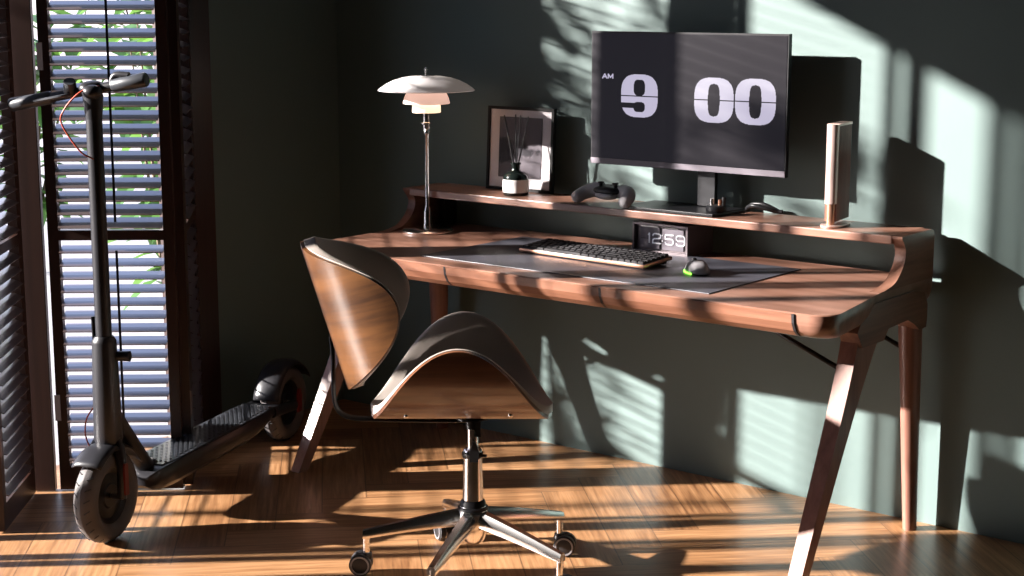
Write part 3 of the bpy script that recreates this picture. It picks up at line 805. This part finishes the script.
# hub and arms
bm = bmesh.new(); lathe(bm, [(0, .085), (.022, .085), (.030, .095), (.036, .115), (.036, .172), (.030, .185), (.026, .192), (0, .192)], seg=40); link('hub', bm, M['chrome'], chair, True, 40)
bm = bmesh.new(); lathe(bm, [(.0268, .194), (.030, .190), (.033, .178), (.037, .176), (.0375, .170), (.034, .168)], seg=40); link('collar', bm, M['black_metal'], chair, True, 40)
import itertools
wa = [(1.229, -1.132), (1.392, -1.317), (1.744, -1.139), (1.692, -.885), (1.412, -.806)]
base_ang = None
angs = []
for k in range(5): angs.append(R(195) + k * R(72))
ARM_A0 = R(1.1) - ang
for k in range(5):
    a = ARM_A0 + k * R(72)
    d = Vector((math.cos(a), math.sin(a), 0)); s = Vector((-d.y, d.x, 0))
    bm = bmesh.new(); N = 8; secs = []
    for i in range(N + 1):
        t = i / N; c = d * (.028 + (.27 - .028) * t); zc = .150 - .048 * t + .002 * math.sin(PI * t)
        w = .0165 - .006 * t; h = .019 - .009 * t
        secs.append([bm.verts.new(c + s * x + Vector((0, 0, zc + z))) for x, z in ((-w, -h), (w, -h), (w * 1.1, 0), (w * .6, h), (-w * .6, h), (-w * 1.1, 0))])
    for A, B in zip(secs, secs[1:]):
        for q in range(6): bm.faces.new((A[q], A[(q + 1) % 6], B[(q + 1) % 6], B[q]))
    bm.faces.new(secs[0]); bm.faces.new(secs[-1][::-1]); bevel(bm, .0025, 2, 50)
    arm = link('arm', bm, M['chrome'], chair, True, 35)
    bm = bmesh.new(); tube(bm, [d * .262 + Vector((0, 0, .050)), d * .262 + Vector((0, 0, .103))], .0085, 16); link('caster_stem', bm, M['chrome'], arm, True, 50)
    # caster
    ca = (R(215) if k == 3 else R(150) if k == 2 else R(30)) - ang; cd_ = Vector((math.cos(ca), math.sin(ca), 0)); cs = Vector((-cd_.y, cd_.x, 0))
    cc = d * .262 + cd_ * .014
    bm = bmesh.new()
    for sg in (-1, 1):
        lathe(bm, [(0, -.009), (.023, -.009), (.0275, -.006), (.0275, .006), (.023, .009), (0, .009)], cc + cs * sg * .0135 + Vector((0, 0, .0275)), 26, rot=rot_to(cs))
    link('caster', bm, M['black_plastic'], arm, True, 35)
    bm = bmesh.new()
    for sg in (-1, 1):
        lathe(bm, [(.0195, .0), (.0235, .0), (.0235, .0015), (.0195, .0015), (.0195, 0)], cc + cs * sg * .0226 + Vector((0, 0, .0275)), 26, rot=rot_to(cs * sg))
    link('caster_rim', bm, M['grey_plastic'], arm, True, 35)
    bm = bmesh.new(); lathe(bm, [(0, .038), (.013, .038), (.015, .046), (.013, .056), (0, .058)], d * .262, 18)
    bx(bm, -.012, .012, -.006, .006, .035, .054, mat=Matrix.Translation(cc)); link('caster_hood', bm, M['black_plastic'], arm, True, 40)

# ------------------------------------------------------------------ scooter
FA = Vector((.35, -.94, 0)).normalized()
sc = thing('kick_scooter', 'matte black electric kick scooter parked in front of the shutters', 'scooter', (.582, -1.464, 0), math.atan2(FA.y, FA.x))
# local x = forward, y = its left, z up; front contact at the origin
def wheel(cx_, nm='wheel'):
    w = bpy.data.objects.new(nm, None)
    bm = bmesh.new(); Rw, rw = .122, .024
    prof = []
    for k in range(17):
        a = 2 * PI * k / 16; prof.append((Rw - .030 + math.cos(a) * .030 if False else .095 + math.cos(a) * .028, math.sin(a) * .032))
    rt = rot_to((0, 1, 0)); c = Vector((cx_, 0, .122))
    lathe(bm, prof, c, 56, rot=rt)
    # tread grooves
    for k in range(26):
        a = 2 * PI * k / 26
        for sg in (-1, 1):
            aa = a + (.12 if sg > 0 else 0)
            r_ = .1225
            p = c + Vector((math.cos(aa) * r_, sg * .010, math.sin(aa) * r_)); q = c + Vector((math.cos(aa + .07) * (r_ - .0085), sg * .0235, math.sin(aa + .07) * (r_ - .0065)))
            tube(bm, [p, q], .0014, 5, mi=1)
    ty = link(nm, bm, [M['rubber'], M['black_plastic']], sc, True, 60)
    bm = bmesh.new()
    lathe(bm, [(0, -.014), (.030, -.014), (.034, -.010), (.060, -.008), (.072, -.018), (.078, -.018), (.078, .018), (.072, .018), (.060, .008), (.034, .010), (.030, .014), (0, .014)], c, 40, rot=rt)
    link('rim', bm, M['black_metal'], ty, True, 35)
    bm = bmesh.new(); tube(bm, [c + Vector((0, -.05, 0)), c + Vector((0, .05, 0))], .007, 12); link('axle', bm, M['steel'], ty, True, 50)
    return ty
wheel(0); wheel(-1.035)
# fork
bm = bmesh.new()
for s in (-1, 1):
    pts = smoothpts([(0, s * .046, .118), (-.004, s * .047, .19), (-.014, s * .036, .245), (-.022, s * .012, .275)], 5)
    tube(bm, pts, [.013 + .004 * i / len(pts) for i in range(len(pts))], 12, flat=.75, up=(1, 0, 0))
ell(bm, (-.022, 0, .275), (.034, .038, .028))
fk = link('fork', bm, M['scooter'], sc, True, 60)
for s in (-1, 1):
    bm = bmesh.new()
    prism(bm, [(-.0075, .128), (.0075, .128), (.0085, .135), (.0085, .205), (.006, .212), (-.006, .212), (-.0085, .205), (-.0085, .135)], lambda p, t: Vector((p[0] - .003, t, p[1])), s * .056, s * .0615)
    link('reflector', bm, M['red'], fk)
# front mudguard
def guard(cx_, a0, a1, r, w, nm):
    bm = bmesh.new(); n = 18; ra = []
    for i in range(n + 1):
        a = a0 + (a1 - a0) * i / n; row = []
        for k in range(9):
            f = -1 + k / 4; y = f * w; rr_ = r - .012 * abs(f) ** 3
            row.append(bm.verts.new((cx_ + math.cos(a) * rr_, y, .122 + math.sin(a) * rr_)))
        ra.append(row)
    for A, B in zip(ra, ra[1:]):
        for k in range(8): bm.faces.new((A[k], A[k + 1], B[k + 1], B[k]))
    o = link(nm, bm, M['scooter'], sc, True); md = o.modifiers.new('s', 'SOLIDIFY'); md.thickness = .004; return o
guard(0, R(48), R(150), .141, .044, 'front_mudguard')
guard(-1.035, R(15), R(150), .140, .044, 'rear_mudguard')
# stem
top = Vector((-.022, 0, 1.158)); bot = Vector((-.022, 0, .27))
sdir = (top - bot).normalized()
at = lambda t: bot + (top - bot) * t
bm = bmesh.new(); tube(bm, [at(-.02), at(.0), at(.18), at(.285)], [.032, .037, .034, .031], 24); tube(bm, [at(.285), at(.292), at(.305)], [.031, .031, .024], 24)
link('stem_sleeve', bm, M['scooter'], sc, True, 40)
bm = bmesh.new(); tube(bm, [at(.29), at(.94)], .0205, 24); tube(bm, [at(.93), at(.97), at(1.0)], [.0205, .024, .026], 24)
link('stem', bm, M['scooter'], sc, True, 40)
bm = bmesh.new(); tube(bm, [at(.245) + Vector((-.01, .02, 0)), at(.245) + Vector((-.02, .062, 0))], [.013, .014], 14); tube(bm, [at(.225) + Vector((.0, -.028, 0)), at(.36) + Vector((0, -.030, 0))], .005, 8)
link('folding_latch', bm, M['scooter'], sc, True, 40)
# handlebar, turned a little and tilted as in the photo
hb = bpy.data.objects.new('handlebar', None)
hc = top + Vector((0, 0, .012))
def W2L(v):  # world direction -> local
    a = -math.atan2(FA.y, FA.x); v = Vector(v); return Vector((v.x * math.cos(a) - v.y * math.sin(a), v.x * math.sin(a) + v.y * math.cos(a), v.z))
right_ = Vector((.7806, .6251, 0)); fwd_ = Vector((-.6251, .7806, 0))
bd = W2L((right_ * .93 - fwd_ * .22)); bd.z = .175; bd.normalize()
fw_ = W2L(right_ * .2 + fwd_ * -.97)
bm = bmesh.new(); tube(bm, [hc - bd * .20, hc + bd * .12], .0125, 18)
hbar = link('handlebar', bm, M['scooter'], sc, True, 40)
bm = bmesh.new(); tube(bm, [hc - bd * .232, hc - bd * .228, hc - bd * .12, hc - bd * .115], [.016, .0175, .0165, .014], 18); link('grip', bm, M['grip'], hbar, True, 40)
bm = bmesh.new(); tube(bm, [hc + bd * .150, hc + bd * .146, hc + bd * .060, hc + bd * .055], [.016, .0185, .017, .014], 18); link('grip', bm, M['grip'], hbar, True, 40)
bm = bmesh.new()
ell(bm, hc + Vector((0, 0, .004)), (.042, .030, .019)); ell(bm, hc + fw_ * .03 + Vector((0, 0, -.004)), (.026, .026, .018))
link('display_head', bm, M['scooter'], hbar, True, 60)
bm = bmesh.new()
c0 = hc - bd * .062
tube(bm, [c0 + Vector((0, 0, .002)), c0 + fw_ * .02 + Vector((0, 0, .032))], [.018, .015], 12); tube(bm, smoothpts([c0 + fw_ * .01, c0 + fw_ * .045 - bd * .02, c0 + fw_ * .05 - bd * .10], 5), .0045, 8)
link('brake_lever', bm, M['grip'], hbar, True, 40)
bm = bmesh.new(); c1 = hc + bd * .052
tube(bm, smoothpts([c1, c1 + Vector((0, 0, .024)) + bd * .012, c1 + Vector((0, 0, .018)) + bd * .05], 5), [.009] * 11, 10); link('bell', bm, M['scooter'], hbar, True, 40)
bm = bmesh.new()
p0 = c0 + Vector((0, 0, .018))
W = lambda r, u, f=0: hc + W2L(right_ * r + fwd_ * f) + Vector((0, 0, u))
tube(bm, smoothpts([W(.025, .010, -.03), W(-.02, -.005, -.05), W(-.062, -.05, -.05), W(-.068, -.085, -.045), W(-.03, -.15, -.035), at(.82) + W2L(fwd_ * -.022)], 7), .0022, 8)
link('brake_cable', bm, M['redcable'], hbar, True)
# low red cable by the fork
bm = bmesh.new(); b0 = at(.0)
tube(bm, smoothpts([at(.10) + W2L(right_ * -.03), b0 + W2L(right_ * -.055) + Vector((0, 0, .05)), b0 + W2L(right_ * -.058) + Vector((0, 0, .0)), b0 + W2L(right_ * -.035) + Vector((0, 0, -.05))], 6), .002, 8)
link('fork_cable', bm, M['redcable'], sc, True)
# down tube and deck
bm = bmesh.new(); tube(bm, smoothpts([(-.035, 0, .335), (-.10, 0, .255), (-.175, 0, .165), (-.20, 0, .140)], 5), [.028] * 14 + [.034, .038], 20, flat=.85); link('down_tube', bm, M['scooter'], sc, True, 50)
bm = bmesh.new(); secs = []
for x, hw, zb, zt in ((-.150, .030, .105, .128), (-.165, .052, .092, .142), (-.19, .064, .086, .150), (-.26, .067, .082, .152), (-.70, .067, .086, .152), (-.78, .066, .096, .152), (-.85, .058, .112, .152), (-.90, .050, .120, .150)):
    zm = zb * .4 + zt * .6
    secs.append([bm.verts.new((x, y, z)) for y, z in ((-hw * .72, zb), (hw * .72, zb), (hw * .96, zb + .016), (hw, zm), (hw * .98, zt - .004), (hw * .94, zt), (-hw * .94, zt), (-hw * .98, zt - .004), (-hw, zm), (-hw * .96, zb + .016))])
for A, B in zip(secs, secs[1:]):
    for k in range(10): bm.faces.new((A[k], A[(k + 1) % 10], B[(k + 1) % 10], B[k]))
bm.faces.new(secs[0]); bm.faces.new(secs[-1][::-1])
dk_ = link('deck', bm, M['scooter'], sc, True, 35)
bm = bmesh.new()
prism(bm, [(-.20, -.050), (-.20, .050), (-.26, .058), (-.79, .058), (-.86, .046), (-.86, -.046), (-.79, -.058), (-.26, -.058)], lambda p, t: Vector((p[0], p[1], t)), .1521, .1545)
k = 0; x = -.225
while x > -.85:
    for j in range(7):
        y = -.045 + .015 * j + (.0075 if k % 2 else 0)
        if abs(y) < .050:
            prism(bm, [(x - .0065, y), (x, y - .0042), (x + .0065, y), (x, y + .0042)], lambda p, t: Vector((p[0], p[1], t)), .1545, .158)
    x -= .0135; k += 1
link('footboard_mat', bm, M['grip'], dk_)
bm = bmesh.new()
for s in (-1, 1): tube(bm, smoothpts([(-.86, s * .050, .135), (-.93, s * .052, .13), (-1.035, s * .052, .122)], 4), .013, 10, flat=1.4, up=(0, 0, 1))
link('rear_fork', bm, M['scooter'], sc, True, 50)
bm = bmesh.new(); prism(bm, [(-.012, .10), (.012, .10), (.014, .15), (.008, .175), (-.008, .175), (-.014, .15)], lambda p, t: Vector((p[0] - 1.02, t, p[1])), .060, .066); link('rear_reflector', bm, M['red'], sc)

# ------------------------------------------------------------------ light
sd = Vector((1.08, 1.0, -.515)).normalized()
sl = bpy.data.lights.new('sun', 'SUN'); sl.energy = 28; sl.color = (1., .93, .88); sl.angle = R(.9)
so = bpy.data.objects.new('sun', sl); COL.objects.link(so); so.rotation_euler = sd.to_track_quat('-Z', 'Y').to_euler(); so.location = (-6, -5, 5)
bl = bpy.data.lights.new('lamp_glow', 'POINT'); bl.energy = .5; bl.color = (1, .62, .38); bl.shadow_soft_size = .015
bo = bpy.data.objects.new('lamp_glow', bl); COL.objects.link(bo); bo.location = (.622, -.245, .6802 + .352)

w = bpy.data.worlds.new('world'); scn.world = w; w.use_nodes = True; nt = w.node_tree
bg = nt.nodes['Background']; tc = nt.nodes.new('ShaderNodeTexCoord'); sp_ = nt.nodes.new('ShaderNodeSeparateXYZ'); cr = nt.nodes.new('ShaderNodeValToRGB')
nt.links.new(tc.outputs['Generated'], sp_.inputs[0]); nt.links.new(sp_.outputs[2], cr.inputs[0]); nt.links.new(cr.outputs[0], bg.inputs[0])
e = cr.color_ramp.elements; e[0].position = 0.; e[0].color = (.90, .82, .86, 1); e[1].position = .6; e[1].color = (.48, .60, 1., 1)
e2 = e.new(.12); e2.color = (.80, .80, .95, 1)
bg.inputs[1].default_value = 2.05

# ------------------------------------------------------------------ camera
cam = bpy.data.cameras.new('camera'); cam.sensor_width = 36; cam.lens = 56.953; cam.clip_start = .05
co = bpy.data.objects.new('camera', cam); COL.objects.link(co); co.location = (3.938, -3.967, 1.4)
co.rotation_euler = (R(90 - 10.2177), 0, math.atan2(.6251, .7806))
scn.camera = co
vs = scn.view_settings; vs.view_transform = 'Standard'; vs.look = 'None'; vs.exposure = 0; vs.gamma = 1; vs.use_curve_mapping = False
scn.cycles.use_denoising = True
scn.cycles.max_bounces = 8; scn.cycles.diffuse_bounces = 5; scn.cycles.sample_clamp_indirect = 6
